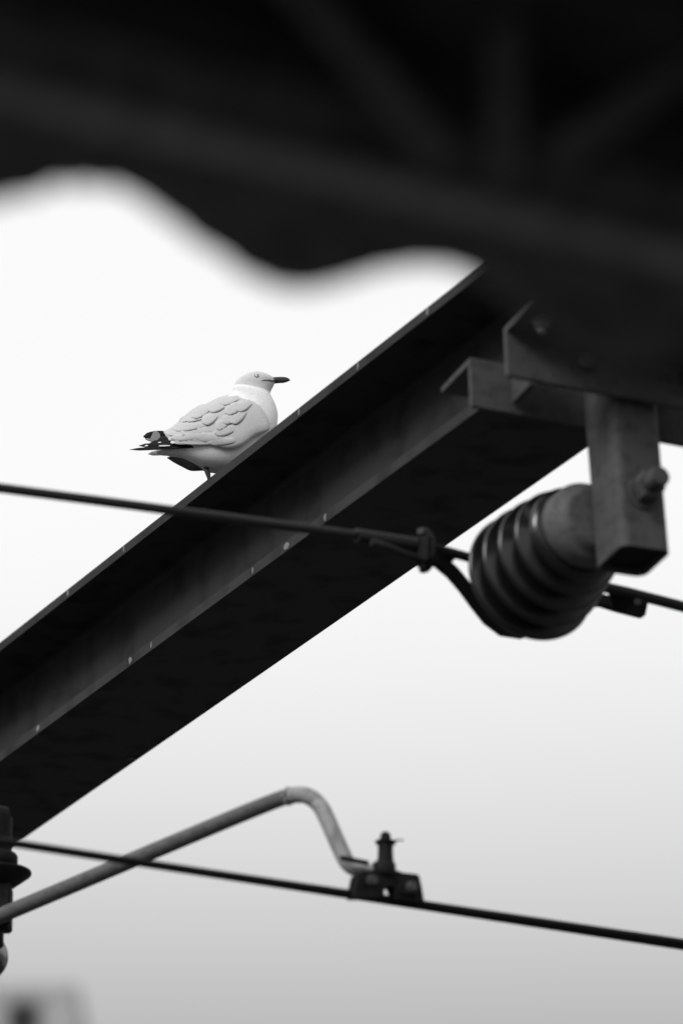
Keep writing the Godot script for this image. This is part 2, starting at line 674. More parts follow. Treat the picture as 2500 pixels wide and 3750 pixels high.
func make_bracket() -> void:
	var p := deg_to_rad(7.5)
	br_o = at_depth(1720.5, 1308.6, 12.35)
	br_w = wire_dir
	br_b = beam_dir * cos(p) - Vector3.UP * sin(p)
	br_u = Vector3.UP * cos(p) + beam_dir * sin(p)
	var th := thing("insulator_bracket", "galvanised twin angle bracket with a square post hanging under the black beam", "bracket", bl(0.31, 0.08, 0.0))
	# frame whose x runs towards the camera along the beam, y up, z along the track
	var xf := frame(-br_b, br_u, (-br_b).cross(br_u), br_o)
	var zs := 1.0 if xf.basis.z.dot(br_w) > 0.0 else -1.0
	# the angles dip a little along the track
	var dip := deg_to_rad(1.8)
	var xa := frame(-br_b, (br_u * cos(dip) + br_w * sin(dip)), zs * (br_w * cos(dip) - br_u * sin(dip)), br_o)
	var l1 := PackedVector2Array([Vector2(0, 0), Vector2(0, -0.118), Vector2(-0.012, -0.118), Vector2(-0.012, -0.014), Vector2(-0.014, -0.012), Vector2(-0.15, -0.012), Vector2(-0.15, 0)])
	var m1 := MB.new()
	m1.extrude(l1, xa, 0.0 if zs > 0 else -0.95, 0.95 if zs > 0 else 0.0)
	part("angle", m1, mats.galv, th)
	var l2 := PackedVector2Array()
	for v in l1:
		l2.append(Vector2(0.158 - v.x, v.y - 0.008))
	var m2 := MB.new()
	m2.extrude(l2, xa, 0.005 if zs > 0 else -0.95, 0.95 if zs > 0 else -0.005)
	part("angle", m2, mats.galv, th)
	# packing plate between the angles and clips up to the flange
	var pk := MB.new()
	pk.extrude(PackedVector2Array([Vector2(0.05, -0.10), Vector2(0.14, -0.10), Vector2(0.14, 0.045), Vector2(0.07, 0.028)]), xf.translated_local(Vector3(-0.045, 0, 0)), zs * 0.09 if zs > 0 else -0.105, 0.105 if zs > 0 else -0.09)
	part("packing_plate", pk, mats.galv, th)
	for w in [0.34, 0.60]:
		var cl := MB.new()
		var a := bl(w, 0.079, -0.002)
		cl.box(frame(wire_dir, Vector3.UP, beam_dir, Vector3(a.x, (a.y + beam_top().y - BEAM_H) / 2 , a.z)), Vector3(0.05, max(0.02, beam_top().y - BEAM_H - a.y), 0.13), 0.003)
		part("clip", cl, mats.galv, th)
	# hanging post, a hollow section with rounded corners
	var rings := []
	for k in [[0.0, -0.03], [0.0, -0.478], [0.006, -0.478], [0.006, -0.03]]:
		var ring := PackedVector3Array()
		for v in rounded_rect(0.258 + k[0], 0.378 - k[0], 0.004 + k[0], 0.143 - k[0], 0.024 - k[0]):
			ring.append(bl(v.x, v.y, k[1]))
		rings.append(ring)
	var post := MB.new()
	post.loft(rings, false, false, true)
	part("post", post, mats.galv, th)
	var cap_m := MB.new()
	var cr0 := PackedVector3Array()
	var cr1 := PackedVector3Array()
	for v in rounded_rect(0.2645, 0.3715, 0.0105, 0.1365, 0.017):
		cr0.append(bl(v.x, v.y, -0.459))
		cr1.append(bl(v.x, v.y, -0.463))
	cap_m.loft([cr0, cr1], false)
	part("end_plate", cap_m, mats.fitting, th)
	# through bolt that holds the insulator
	var w0 := bl(0.318, 0.143, -0.346)
	var wm := MB.new()
	rod(wm, -br_b, w0, 0.043, 0.01, 26)
	part("washer", wm, mats.galv, th)
	var nm := MB.new()
	hexagon(nm, -br_b, w0 - br_b * 0.010, 0.036, 0.034)
	part("nut", nm, mats.galv, th)
	var em := MB.new()
	rod(em, -br_b, w0 - br_b * 0.044, 0.023, 0.042)
	part("bolt_end", em, mats.galv, th)
	# bolts through the near angle's flat leg
	for q in [[0.055, 0.235, -0.0205], [0.5, 0.235, -0.0205]]:
		var bm := MB.new()
		var o: Vector3 = bl(q[0], q[1], q[2])
		rod(bm, -br_u, o, 0.024, 0.004, 22)
		hexagon(bm, -br_u, o - br_u * 0.004, 0.018, 0.015)
		rod(bm, -br_u, o - br_u * 0.019, 0.01, 0.012, 12)
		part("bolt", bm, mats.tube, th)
	for q in [[0.18, -0.065], [0.44, -0.065]]:
		var bm2 := MB.new()
		var o4: Vector3 = bl(q[0], 0.17, q[1] - 0.008)
		rod(bm2, -br_b, o4, 0.026, 0.004, 22)
		hexagon(bm2, -br_b, o4 - br_b * 0.004, 0.02, 0.018)
		part("bolt", bm2, mats.galv, th)


func make_insulator() -> void:
	var near := bl(0.272, 0.004, -0.346)
	var th := thing("insulator", "dark ribbed porcelain insulator bolted to the hanging post", "insulator", near)
	var d := br_b
	var xf := along(d, near)
	var cap := MB.new()
	cap.lathe([Vector2(0.06, 0.0), Vector2(0.072, 0.002), Vector2(0.074, 0.018), Vector2(0.088, 0.022), Vector2(0.094, 0.03), Vector2(0.095, 0.05), Vector2(0.096, 0.066), Vector2(0.089, 0.072), Vector2(0.06, 0.074)], xf, 48)
	part("cap", cap, mats.cap, th)
	var c2 := MB.new()
	c2.lathe([Vector2(0.05, 0.07), Vector2(0.098, 0.075), Vector2(0.109, 0.083), Vector2(0.112, 0.092), Vector2(0.108, 0.101), Vector2(0.084, 0.106), Vector2(0.08, 0.118), Vector2(0.05, 0.12)], xf, 40)
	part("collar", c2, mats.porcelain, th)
	var rads := [0.126, 0.137, 0.146, 0.152]
	var y := 0.135
	for k in 4:
		var r: float = rads[k]
		var s := MB.new()
		var pr := [Vector2(0.05, y - 0.026), Vector2(0.078, y - 0.024), Vector2(r - 0.03, y - 0.014), Vector2(r - 0.010, y - 0.004)]
		for i in 7:
			var a := -PI / 2 + PI * (i + 0.5) / 7.0
			pr.append(Vector2(r - 0.007 + 0.007 * cos(a), y + 0.004 + 0.007 * sin(a)))
		pr.append(Vector2(r - 0.012, y + 0.009)); pr.append(Vector2(r - 0.035, y + 0.004)); pr.append(Vector2(0.078, y + 0.016)); pr.append(Vector2(0.05, y + 0.03))
		s.lathe(pr, xf, 64)
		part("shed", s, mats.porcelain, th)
		y += 0.061
	var endp := MB.new()
	endp.lathe([Vector2(0.05, y - 0.055), Vector2(0.082, y - 0.05), Vector2(0.085, y - 0.01), Vector2(0.05, y)], xf, 40)
	part("end_fitting", endp, mats.fitting, th)


# ------------------------------------------------------------------ wires
func make_wires() -> void:
	var pts := []
	var raw := [[-900, 1676, 11.97], [-400, 1735, 12.1], [0, 1787, 12.2], [400, 1839, 12.29], [800, 1892, 12.38], [1200, 1946, 12.47], [1550, 1995, 12.55], [1720, 2043, 12.62], [1950, 2093, 12.7], [2290, 2168, 12.77], [2500, 2222, 12.82], [2900, 2325, 12.92], [3400, 2440, 13.04]]
	for a in raw:
		pts.append(at_depth(a[0], a[1], a[2]))
	var th := thing("catenary_wire", "dark stranded wire running through the saddle clamp beside the ribbed insulator", "wire", pts[0])
	var m := MB.new()
	m.tube(pts, [0.0108, 0.0108, 0.0108, 0.0108, 0.0108, 0.0108, 0.0108, 0.011, 0.0118, 0.0125, 0.0128, 0.0128, 0.0128], 14)
	part("strand", m, mats.cable, th)
	# wrapped tail left of the clip
	var wr := MB.new()
	var a0 := at_depth(1300, 1961, 12.49)
	var a1 := at_depth(1530, 1996, 12.545)
	var ax := (a1 - a0).normalized()
	var ex := ax.cross(Vector3.UP).normalized()
	var ey := ex.cross(ax).normalized()
	var hp := []
	for i in 260:
		var q := i / 259.0
		var ang := TAU * 17.0 * q
		var rr := 0.0108 + 0.002
		hp.append(a0.lerp(a1, q) + (ex * cos(ang) + ey * sin(ang)) * rr)
	wr.tube(hp, [0.0042], 7, 1.0, ax)
	part("wrapping", wr, mats.cable, th)
	var tail := MB.new()
	tail.tube([at_depth(1360, 1985, 12.46), at_depth(1420, 2003, 12.47), at_depth(1480, 2030, 12.49), at_depth(1540, 2052, 12.53)], [0.0085], 10)
	part("tail_end", tail, mats.cable, th)

	# clip and saddle
	var cpos := at_depth(1552, 2010, 12.54)
	var cl := thing("wire_saddle", "black forked saddle strap with a bolted clip holding the upper wire", "clamp", cpos)
	var xw: Vector3 = (pts[7] - pts[6]).normalized()
	var yw := Vector3.UP
	var zw: Vector3 = xw.cross(yw).normalized()
	yw = zw.cross(xw).normalized()
	var body := MB.new()
	body.box(frame(xw, yw, zw, cpos + yw * -0.006), Vector3(0.03, 0.066, 0.05), 0.008)
	part("clip", body, mats.fitting, cl)
	var ub := MB.new()
	var up := []
	for i in 25:
		var a := TAU * i / 24.0
		up.append(cpos + xw * 0.008 + zw * 0.024 * cos(a) + yw * (0.042 * sin(a) - 0.004))
	ub.tube(up, [0.007], 9, 1.0, xw)
	part("clip_ring", ub, mats.fitting, cl)
	var bh := MB.new()
	rod(bh, yw, cpos + yw * 0.026, 0.011, 0.02, 14)
	hexagon(bh, yw, cpos + yw * 0.03 - xw * 0.004, 0.015, 0.014)
	part("bolt", bh, mats.galv, cl)
	var nub := MB.new()
	rod(nub, -yw, cpos - yw * 0.036, 0.010, 0.018, 14)
	part("bolt", nub, mats.fitting, cl)
	# strap: a bent flat bar that runs under the far end of the insulator
	var path := [[1570, 2032], [1610, 2058], [1655, 2097], [1700, 2150], [1745, 2212], [1790, 2266], [1845, 2305], [1910, 2312], [1980, 2290], [2060, 2240], [2130, 2205], [2200, 2200], [2270, 2217], [2356, 2237]]
	var thick := [22, 20, 19, 18, 18, 20, 22, 24, 24, 22, 20, 18, 23, 25]
	var sp := MB.new()
	var rings := []
	for i in path.size():
		var w := 0.014
		var dd: float = 12.64 + 0.00032 * (path[i][0] - 1570.0)
		var c := at_depth(path[i][0], path[i][1], dd)
		var i0: int = max(i - 1, 0)
		var i1: int = min(i + 1, path.size() - 1)
		var tn := (at_depth(path[i1][0], path[i1][1], 12.7) - at_depth(path[i0][0], path[i0][1], 12.7)).normalized()
		var bz := beam_dir
		var nn := tn.cross(bz).normalized()
		var t2: float = thick[i] / FOCAL * dd
		rings.append(PackedVector3Array([c + nn * t2 - bz * w, c + nn * t2 + bz * w, c - nn * t2 + bz * w, c - nn * t2 - bz * w]))
	sp.loft(rings, false)
	part("strap", sp, mats.fitting, cl)
	# plate between wire and strap, with its small hole left open between two lobes
	var pl := MB.new()
	var o := at_depth(1600, 2035, 12.6)
	var outline := PackedVector2Array()
	var inner := []
	for v in [[1590, 2008], [1660, 2022], [1668, 2045], [1650, 2062], [1662, 2084], [1640, 2075], [1600, 2062]]:
		outline.append(Vector2((v[0] - 1600.0) / FOCAL * 12.6, (2035.0 - v[1]) / FOCAL * 12.6))
	pl.extrude(outline, frame(ax_r, ax_u, -ax_f, o), -0.006, 0.006)
	part("web_plate", pl, mats.fitting, cl)
	var k2 := MB.new()
	var q1 := PackedVector2Array()
	var o2 := at_depth(2290, 2200, 12.78)
	for v in [[2225, 2160], [2300, 2170], [2370, 2190], [2362, 2222], [2352, 2262], [2300, 2250], [2240, 2228], [2232, 2200]]:
		q1.append(Vector2((v[0] - 2290.0) / FOCAL * 12.78, (2200.0 - v[1]) / FOCAL * 12.78))
	k2.extrude(q1, frame(ax_r, ax_u, -ax_f, o2), -0.012, 0.012)
	part("keeper", k2, mats.fitting, cl)
	var kb := MB.new()
	hexagon(kb, -beam_dir, at_depth(2330, 2207, 12.76), 0.008, 0.008)
	part("bolt", kb, mats.galv, cl)

	# contact wire
	var cp := []
	var y := at_depth(0, 3080, 11.9).y
	var c0 := at_depth(0, 3080, 11.9)
	var c1 := at_height(1400, 3290, y)
	var c2 := at_height(2500, 3452, y)
	var d0 := (c1 - c0).normalized()
	var d2 := (c2 - c1).normalized()
	for k in [-8.0, -4.0, -1.5]:
		cp.append(c0 + d0 * k)
	cp.append(c0)
	cp.append(c0.lerp(c1, 0.5) + Vector3(0, -0.001, 0))
	cp.append(c1)
	cp.append(c1.lerp(c2, 0.5))
	cp.append(c2)
	for k in [2.0, 5.0, 9.0]:
		cp.append(c2 + d2 * k)
	var ct := thing("contact_wire", "black contact wire gripped by the clamp at the end of the bent arm", "wire", c0)
	var cm := MB.new()
	cm.tube(cp, [0.0086], 14)
	part("wire", cm, mats.contact, ct)
	# its twin, just behind, drifting lower along the track
	var e0 := at_depth(0, 3081, 11.98)
	var e2 := at_depth(2500, 3466, 12.78)
	var de := (e2 - e0).normalized()
	var t2 := thing("contact_wire", "second black contact wire close behind the clamped one", "wire", e0)
	var tm := MB.new()
	tm.tube([e0 - de * 8.0, e0, e0.lerp(e2, 0.5), e2, e2 + de * 9.0], [0.0086], 14)
	part("wire", tm, mats.contact, t2)


# ------------------------------------------------------------------ bent steady arm
func make_steady_arm() -> void:
	var raw := [[-60, 3379, 13.22, 0.0183], [0, 3354.5, 13.17, 0.0183], [510, 3139, 12.82, 0.0181], [850, 2996, 12.59, 0.0180], [985, 2941, 12.51, 0.0179], [1040, 2921, 12.475, 0.0178], [1078, 2912, 12.46, 0.0177], [1110, 2911, 12.445, 0.0177], [1138, 2921, 12.435, 0.0177], [1162, 2941, 12.43, 0.0177], [1184, 2972, 12.41, 0.0177], [1222, 3056, 12.38, 0.0177], [1256, 3132, 12.36, 0.0176], [1272, 3160, 12.35, 0.0172], [1292, 3178, 12.345, 0.0164], [1322, 3188, 12.34, 0.015], [1392, 3192, 12.34, 0.0135]]
	var pts := []
	var rad := []
	for a in raw:
		pts.append(at_depth(a[0], a[1], a[2]))
		rad.append(a[3])
	var base := at_depth(1411, 3250, 12.33)
	var th := thing("steady_arm", "grey tube arm with a downward bend, clamped onto the lower wire", "steady arm", base)
	var m := MB.new()
	# finer steps through the bend
	var fp := []
	var fr := []
	for i in pts.size() - 1:
		var p0: Vector3 = pts[max(i - 1, 0)]
		var p3: Vector3 = pts[min(i + 2, pts.size() - 1)]
		for k in 3:
			var q := k / 3.0
			fp.append(pts[i].cubic_interpolate(pts[i + 1], p0, p3, q) if i > 2 else pts[i].lerp(pts[i + 1], q))
			fr.append(lerpf(rad[i], rad[i + 1], q))
	fp.append(pts[-1]); fr.append(rad[-1])
	# an old dark tube with a paler galvanised bent end fitted over it
	var cut := 17
	m.tube(fp.slice(0, cut + 2), fr.slice(0, cut + 2), 24, 1.0, beam_dir)
	part("tube", m, mats.old_tube, th)
	var be := MB.new()
	var er := fr.slice(cut)
	for i in er.size():
		er[i] *= 1.03
	be.tube(fp.slice(cut), er, 24, 1.0, beam_dir)
	part("bent_end", be, mats.tube, th)
	var wb := MB.new()
	var wrng := RandomNumberGenerator.new()
	wrng.seed = 8
	for i in 11:
		var a0 := TAU * i / 11.0
		var tn: Vector3 = (fp[cut + 1] - fp[cut]).normalized()
		var e1 := tn.cross(beam_dir).normalized()
		var e2 := e1.cross(tn)
		var c0: Vector3 = fp[cut] + (e1 * cos(a0) + e2 * sin(a0)) * fr[cut] * 0.97 - tn * wrng.randf_range(0.0, 0.012)
		wb.lathe([Vector2(0.001, -0.003), Vector2(0.005, -0.001), Vector2(0.006, 0.001), Vector2(0.001, 0.004)], along(c0 - fp[cut], c0), 8)
	part("weld", wb, mats.tube, th)
	# clamp: plates either side of the wire with an arch between the two jaws
	var o := at_depth(1411, 3250, 12.33)
	var wd := (at_height(2500, 3452, o.y) - at_height(1400, 3290, o.y)).normalized()
	var xf := frame(wd, Vector3.UP, wd.cross(Vector3.UP).normalized(), o)
	var sc := 12.33 / FOCAL
	var poly := PackedVector2Array()
	# outline in photo pixels about (1411, 3250); the wire slopes 0.148 there and the frame follows it
	for v in [[1284, 3285], [1287, 3250], [1297, 3205], [1310, 3196], [1384, 3190], [1440, 3196], [1462, 3205], [1512, 3212], [1522, 3220], [1530, 3255], [1540, 3314], [1436, 3296], [1434, 3270], [1428, 3254], [1413, 3247], [1399, 3253], [1392, 3268], [1392, 3290]]:
		var px: float = (v[0] - 1411.0) * sc
		var py: float = (3250.0 - v[1]) * sc
		var x := px / wd.dot(ax_r)
		poly.append(Vector2(x, (py - x * wd.dot(ax_u)) / ax_u.y))
	for k in [0, 1]:
		var cm := MB.new()
		cm.extrude(poly, xf, 0.0045 if k == 0 else -0.0165, 0.0165 if k == 0 else -0.0045)
		part("clamp_plate", cm, mats.fitting, th)
	var nz: Vector3 = xf.basis.z
	if nz.dot(cam_pos - o) < 0.0:
		nz = -nz
	for v in [[1359, 3226, 12.294], [1503, 3250, 12.334]]:
		var bm := MB.new()
		var pb := at_depth(v[0], v[1], v[2])
		rod(bm, nz, pb, 0.013, 0.006, 20)
		hexagon(bm, nz, pb + nz * 0.006, 0.011, 0.008)
		part("bolt", bm, mats.galv, th)
	var core := MB.new()
	core.box(frame(wd, Vector3.UP, xf.basis.z, at_depth(1340, 3225, 12.335)), Vector3(0.05, 0.034, 0.0085))
	part("filler", core, mats.fitting, th)
	var core2 := MB.new()
	core2.box(frame(wd, Vector3.UP, xf.basis.z, at_depth(1490, 3250, 12.335)), Vector3(0.05, 0.034, 0.0085))
	part("filler", core2, mats.fitting, th)
	# upright stud with washer and domed nut
	var st := MB.new()
	var s0 := at_depth(1411, 3215, 12.335)
	st.lathe([Vector2(0.02, 0.0), Vector2(0.021, 0.01), Vector2(0.019, 0.03), Vector2(0.0168, 0.05), Vector2(0.0164, 0.068), Vector2(0.0175, 0.076)], frame(ax_r, Vector3.UP, Vector3(0, 0, 1), s0), 26)
	part("stud", st, mats.fitting, th)
	var ws := MB.new()
	ws.lathe([Vector2(0.02, 0.0), Vector2(0.0225, 0.002), Vector2(0.0225, 0.006), Vector2(0.014, 0.009)], frame(Vector3(0.995, -0.03, 0).normalized(), Vector3.UP, Vector3(0, 0, 1), s0 + Vector3(0, 0.076, 0)), 26)
	part("washer", ws, mats.fitting, th)
	var nt := MB.new()
	nt.lathe([Vector2(0.0125, 0.0), Vector2(0.0115, 0.012), Vector2(0.008, 0.018), Vector2(0.002, 0.0205)], frame(ax_r, Vector3.UP, Vector3(0, 0, 1), s0 + Vector3(0, 0.084, 0)), 20)
	part("nut", nt, mats.fitting, th)
	var pn := MB.new()
	pn.tube([s0 + Vector3(0.01, 0.084, 0), s0 + Vector3(0.04, 0.086, -0.004)], [0.0022, 0.0016], 8)
	part("split_pin", pn, mats.fitting, th)
	var lp := MB.new()
	var e0 := at_depth(1250, 3142, 12.31)
	lp.box(frame((at_depth(1345, 3160, 12.31) - e0).normalized(), Vector3.UP, Vector3(0, 0, 1), e0.lerp(at_depth(1345, 3160, 12.31), 0.5)), Vector3(0.064, 0.007, 0.02), 0.002)
	part("tie_strap", lp, mats.fitting, th)
	var ey := MB.new()
	ey.lathe([Vector2(0.024, 0), Vector2(0.026, 0.004), Vector2(0.026, 0.026), Vector2(0.022, 0.03)], frame(ax_r, Vector3.UP, Vector3(0, 0, 1), at_depth(1405, 3198, 12.335) + Vector3(0, -0.006, 0)), 26)
	part("eye", ey, mats.fitting, th)


# ------------------------------------------------------------------ dropper at the far end of the arm
func make_dropper() -> void:
	var d := 13.25
	var sc := d / FOCAL
	var ax0 := at_depth(-30, 3354, d)
	var top := at_depth(-30, 2960, d).y
	var mast := ax0 - wire_dir * 1.3
	var th := thing("registration_dropper", "black drop tube with collar and round insulator holding the arm's far end", "dropper", Vector3(mast.x, -1.1, mast.z))
	# its own mast and cantilever stand beyond the picture's edge
	var mm := MB.new()
	mm.box(frame(wire_dir, Vector3.UP, beam_dir, Vector3(mast.x, (top + 0.4 - 1.1) / 2, mast.z)), Vector3(0.2, top + 0.4 + 1.1, 0.2), 0.01)
	part("mast", mm, mats.steel, th)
	var arm := MB.new()
	arm.tube([Vector3(ax0.x, top, ax0.z) + wire_dir * 0.03, Vector3(mast.x, top + 0.05, mast.z)], [0.03], 14)
	part("cantilever", arm, mats.fitting, th)
	var yv := func(v: float) -> float: return at_depth(-30, v, d).y
	var xf := frame(ax_r, Vector3.UP, Vector3(0, 0, 1), Vector3(ax0.x, 0, ax0.z))
	var px := func(u: float) -> float: return (u + 30.0) * sc
	var tb := MB.new()
	tb.lathe([Vector2(px.call(40), yv.call(3240)), Vector2(px.call(40), yv.call(3110)), Vector2(px.call(40), top)], xf, 30)
	part("drop_tube", tb, mats.fitting, th)
	var sl := MB.new()
	sl.lathe([Vector2(px.call(30), yv.call(3180)), Vector2(px.call(62), yv.call(3172)), Vector2(px.call(63), yv.call(3118)), Vector2(px.call(58), yv.call(3108)), Vector2(px.call(30), yv.call(3106))], xf, 30)
	part("sleeve", sl, mats.fitting, th)
	var co := MB.new()
	co.lathe([Vector2(px.call(30), yv.call(3250)), Vector2(px.call(44), yv.call(3243)), Vector2(px.call(112), yv.call(3189)), Vector2(px.call(114), yv.call(3184)), Vector2(px.call(113), yv.call(3177)), Vector2(px.call(60), yv.call(3168)), Vector2(px.call(30), yv.call(3166))], xf, 40)
	part("collar", co, mats.fitting, th)
	var sw := MB.new()
	var cy: float = (yv.call(3235) + yv.call(3408)) / 2.0
	sw.box(frame(ax_r, Vector3.UP, Vector3(0, 0, 1), Vector3(ax0.x, cy, ax0.z)), Vector3(px.call(44) * 2, yv.call(3235) - yv.call(3408), 0.09), 0.006)
	part("swivel", sw, mats.fitting, th)
	var dk := MB.new()
	var rr: float = (3600.0 - 3400.0) / 2.0 * sc
	var cc := at_depth(-70, 3500, d)
	dk.lathe([Vector2(0.02, -0.055), Vector2(rr * 0.6, -0.05), Vector2(rr, -0.018), Vector2(rr * 1.02, 0.0), Vector2(rr, 0.014), Vector2(rr * 0.7, 0.03), Vector2(0.03, 0.045)], along(-beam_dir + Vector3(0, 0.1, 0), cc), 48)
	part("insulator_disc", dk, mats.porcelain, th)
	var ln := MB.new()
	rod(ln, Vector3.DOWN, Vector3(ax0.x, yv.call(3400), ax0.z), 0.03, yv.call(3400) - yv.call(3480))
	part("link", ln, mats.fitting, th)


# ------------------------------------------------------------------ gull
const GS := 3252.0
var g_o: Vector3
var g_x: Vector3
var g_z: Vector3
# gull outline coordinates (a tracing of its side view, y down, 3252 units to the metre) and z towards the viewer
func gp(cx: float, cy: float, z: float) -> Vector3:
	var zz := z / GS
	return g_o + g_x * ((cx - 735.0) / GS / g_x.x) + Vector3.UP * (((1020.0 - cy) / GS - zz * ax_u.z) / ax_u.y) + g_z * zz


# the same point mirrored to the far side
func gm(cx: float, cy: float, z: float) -> Vector3:
	var zz := z / GS
	return g_o + g_x * ((cx - 735.0) / GS / g_x.x) + Vector3.UP * (((1020.0 - cy) / GS - zz * ax_u.z) / ax_u.y) - g_z * zz


func cat(a: float, b: float, c: float, d: float, q: float) -> float:
	return cubic_interpolate(b, c, a, d, q)


# rings from pairs [top x, top y, bottom x, bottom y, half width]
func pair_rings(pairs: Array, sub: int, seg: int, zc := 0.0, power := 1.0) -> Array:
	var rings := []
	for i in pairs.size() - 1:
		var n := sub if i < pairs.size() - 2 else sub + 1
		for k in n:
			var q := float(k) / sub
			var v := []
			for j in 5:
				v.append(cat(pairs[max(i - 1, 0)][j], pairs[i][j], pairs[i + 1][j], pairs[min(i + 2, pairs.size() - 1)][j], q))
			var ring := PackedVector3Array()
			for s in seg:
				var a := TAU * s / seg
				var up := cos(a)
				var sd := sin(a)
				var cx: float = (v[0] + v[2]) / 2 + (v[0] - v[2]) / 2 * up
				var cy: float = (v[1] + v[3]) / 2 + (v[1] - v[3]) / 2 * up
				var pw := lerpf(0.95, 0.74, smoothstep(90.0, 160.0, v[4])) * power * (1.0 if up > 0.0 else lerpf(1.0, 0.7, minf(1.0, -up * 4.0) * smoothstep(110.0, 180.0, v[4])))
				var z: float = sign(sd) * pow(abs(sd), pw) * v[4] * (1.0 - 0.34 * maxf(0.0, up) * smoothstep(90.0, 150.0, v[4]))
				# a symmetric body: height comes from the middle plane
				ring.append(g_o + g_x * ((cx - 735.0) / GS / g_x.x) + Vector3.UP * ((1020.0 - cy) / GS / ax_u.y) + g_z * ((z + zc) / GS))
			rings.append(ring)
	return rings


var wing_st := [[1122, 378, 1205, 552, 182], [1075, 350, 1196, 600, 208], [1000, 326, 1085, 648, 226], [925, 306, 975, 735, 234], [850, 324, 865, 765, 234], [780, 350, 745, 744, 226], [705, 394, 640, 730, 212], [640, 414, 560, 727, 196], [560, 470, 482, 731, 170], [482, 548, 432, 733, 140], [412, 608, 398, 716, 110], [352, 642, 366, 682, 90]]
func wing_at(s: float) -> Array:
	s = clampf(s, 0.0, wing_st.size() - 1.001)
	var i := int(s)
	var q := s - i
	var v := []
	for j in 5:
		v.append(cat(wing_st[max(i - 1, 0)][j], wing_st[i][j], wing_st[i + 1][j], wing_st[min(i + 2, wing_st.size() - 1)][j], q))
	return v


func wing_prof(v: float, s: float) -> float:
	var q := clampf(v, 0.0, 1.0)
	return 0.06 + 0.94 * pow(sin(PI / 2 * min(1.0, q * 1.12)), lerpf(0.22, 0.55, smoothstep(1.5, 5.5, s))) - 0.06 * smoothstep(0.85, 1.0, q)


func wing_z(x: float, y: float) -> float:
	var best := 1e9
	var z := 100.0
	var s := 0.0
	while s < 11.0:
		var w := wing_at(s)
		var a := Vector2(w[0], w[1])
		var d := Vector2(w[2], w[3]) - a
		var pq := Vector2(x, y) - a
		var dist := absf(d.normalized().cross(pq))
		var v := pq.dot(d) / d.length_squared()
		dist += 400.0 * max(0.0, max(-v - 0.1, v - 1.1))
		if dist < best:
			best = dist
			z = w[4] * wing_prof(v, s)
		s += 0.125
	return z


# a feather: a thin cambered blade lying on the wing
func feather(mb: MB, root: Vector2, tip: Vector2, hw: float, lift0: float, lift1: float, far := false, z0 := -1.0, z1 := -1.0, round_tip := 0.7) -> void:
	var d := (tip - root).normalized()
	var n := Vector2(-d.y, d.x)
	var len := (tip - root).length()
	var rows := 9
	var rings := []
	for i in rows + 1:
		var t := 0.02 + 0.98 * i / rows
		if i == rows:
			t = 0.999
		var e: float = max(0.0, (t - round_tip) / (1.0 - round_tip))
		var w: float = hw * min(1.0, 0.5 + 1.0 * t) * sqrt(max(0.0012, 1.0 - e * e))
		var c := root + d * len * t
		var top := []
		var bot := []
		for k in 5:
			var a := (k - 2) / 2.0
			var p := c + n * (w * a)
			var z: float = lerpf(z0, z1, t) if z0 >= -0.5 or z1 >= -0.5 else wing_z(p.x, p.y)
			z += (lerpf(lift0, lift1, t) * 0.38 - (4.5 * (1.0 - smoothstep(0.0, 0.35, t)) if z0 < -0.5 else 0.0)) + hw * 0.06 * (1.0 - a * a)
			top.append(gm(p.x, p.y, z) if far else gp(p.x, p.y, z))
			bot.append(gm(p.x, p.y, z - 4.0) if far else gp(p.x, p.y, z - 4.0))
		bot.reverse()
		rings.append(PackedVector3Array(top + bot))
	mb.loft(rings, true)


func lens_spot(mb: MB, cx: float, cy: float, rx: float, ry: float, tilt: float, z: float, h: float) -> void:
	var rings := []
	for k in [[1.0, 0.0], [0.9, h], [0.5, h * 1.4], [0.03, h * 1.6]]:
		var ring := PackedVector3Array()
		for i in 18:
			var a := TAU * i / 18.0
			var p := Vector2(cos(a) * rx * k[0], sin(a) * ry * k[0]).rotated(tilt)
			ring.append(gp(cx + p.x, cy + p.y, z + k[1]))
		rings.append(ring)
	mb.loft(rings, true)


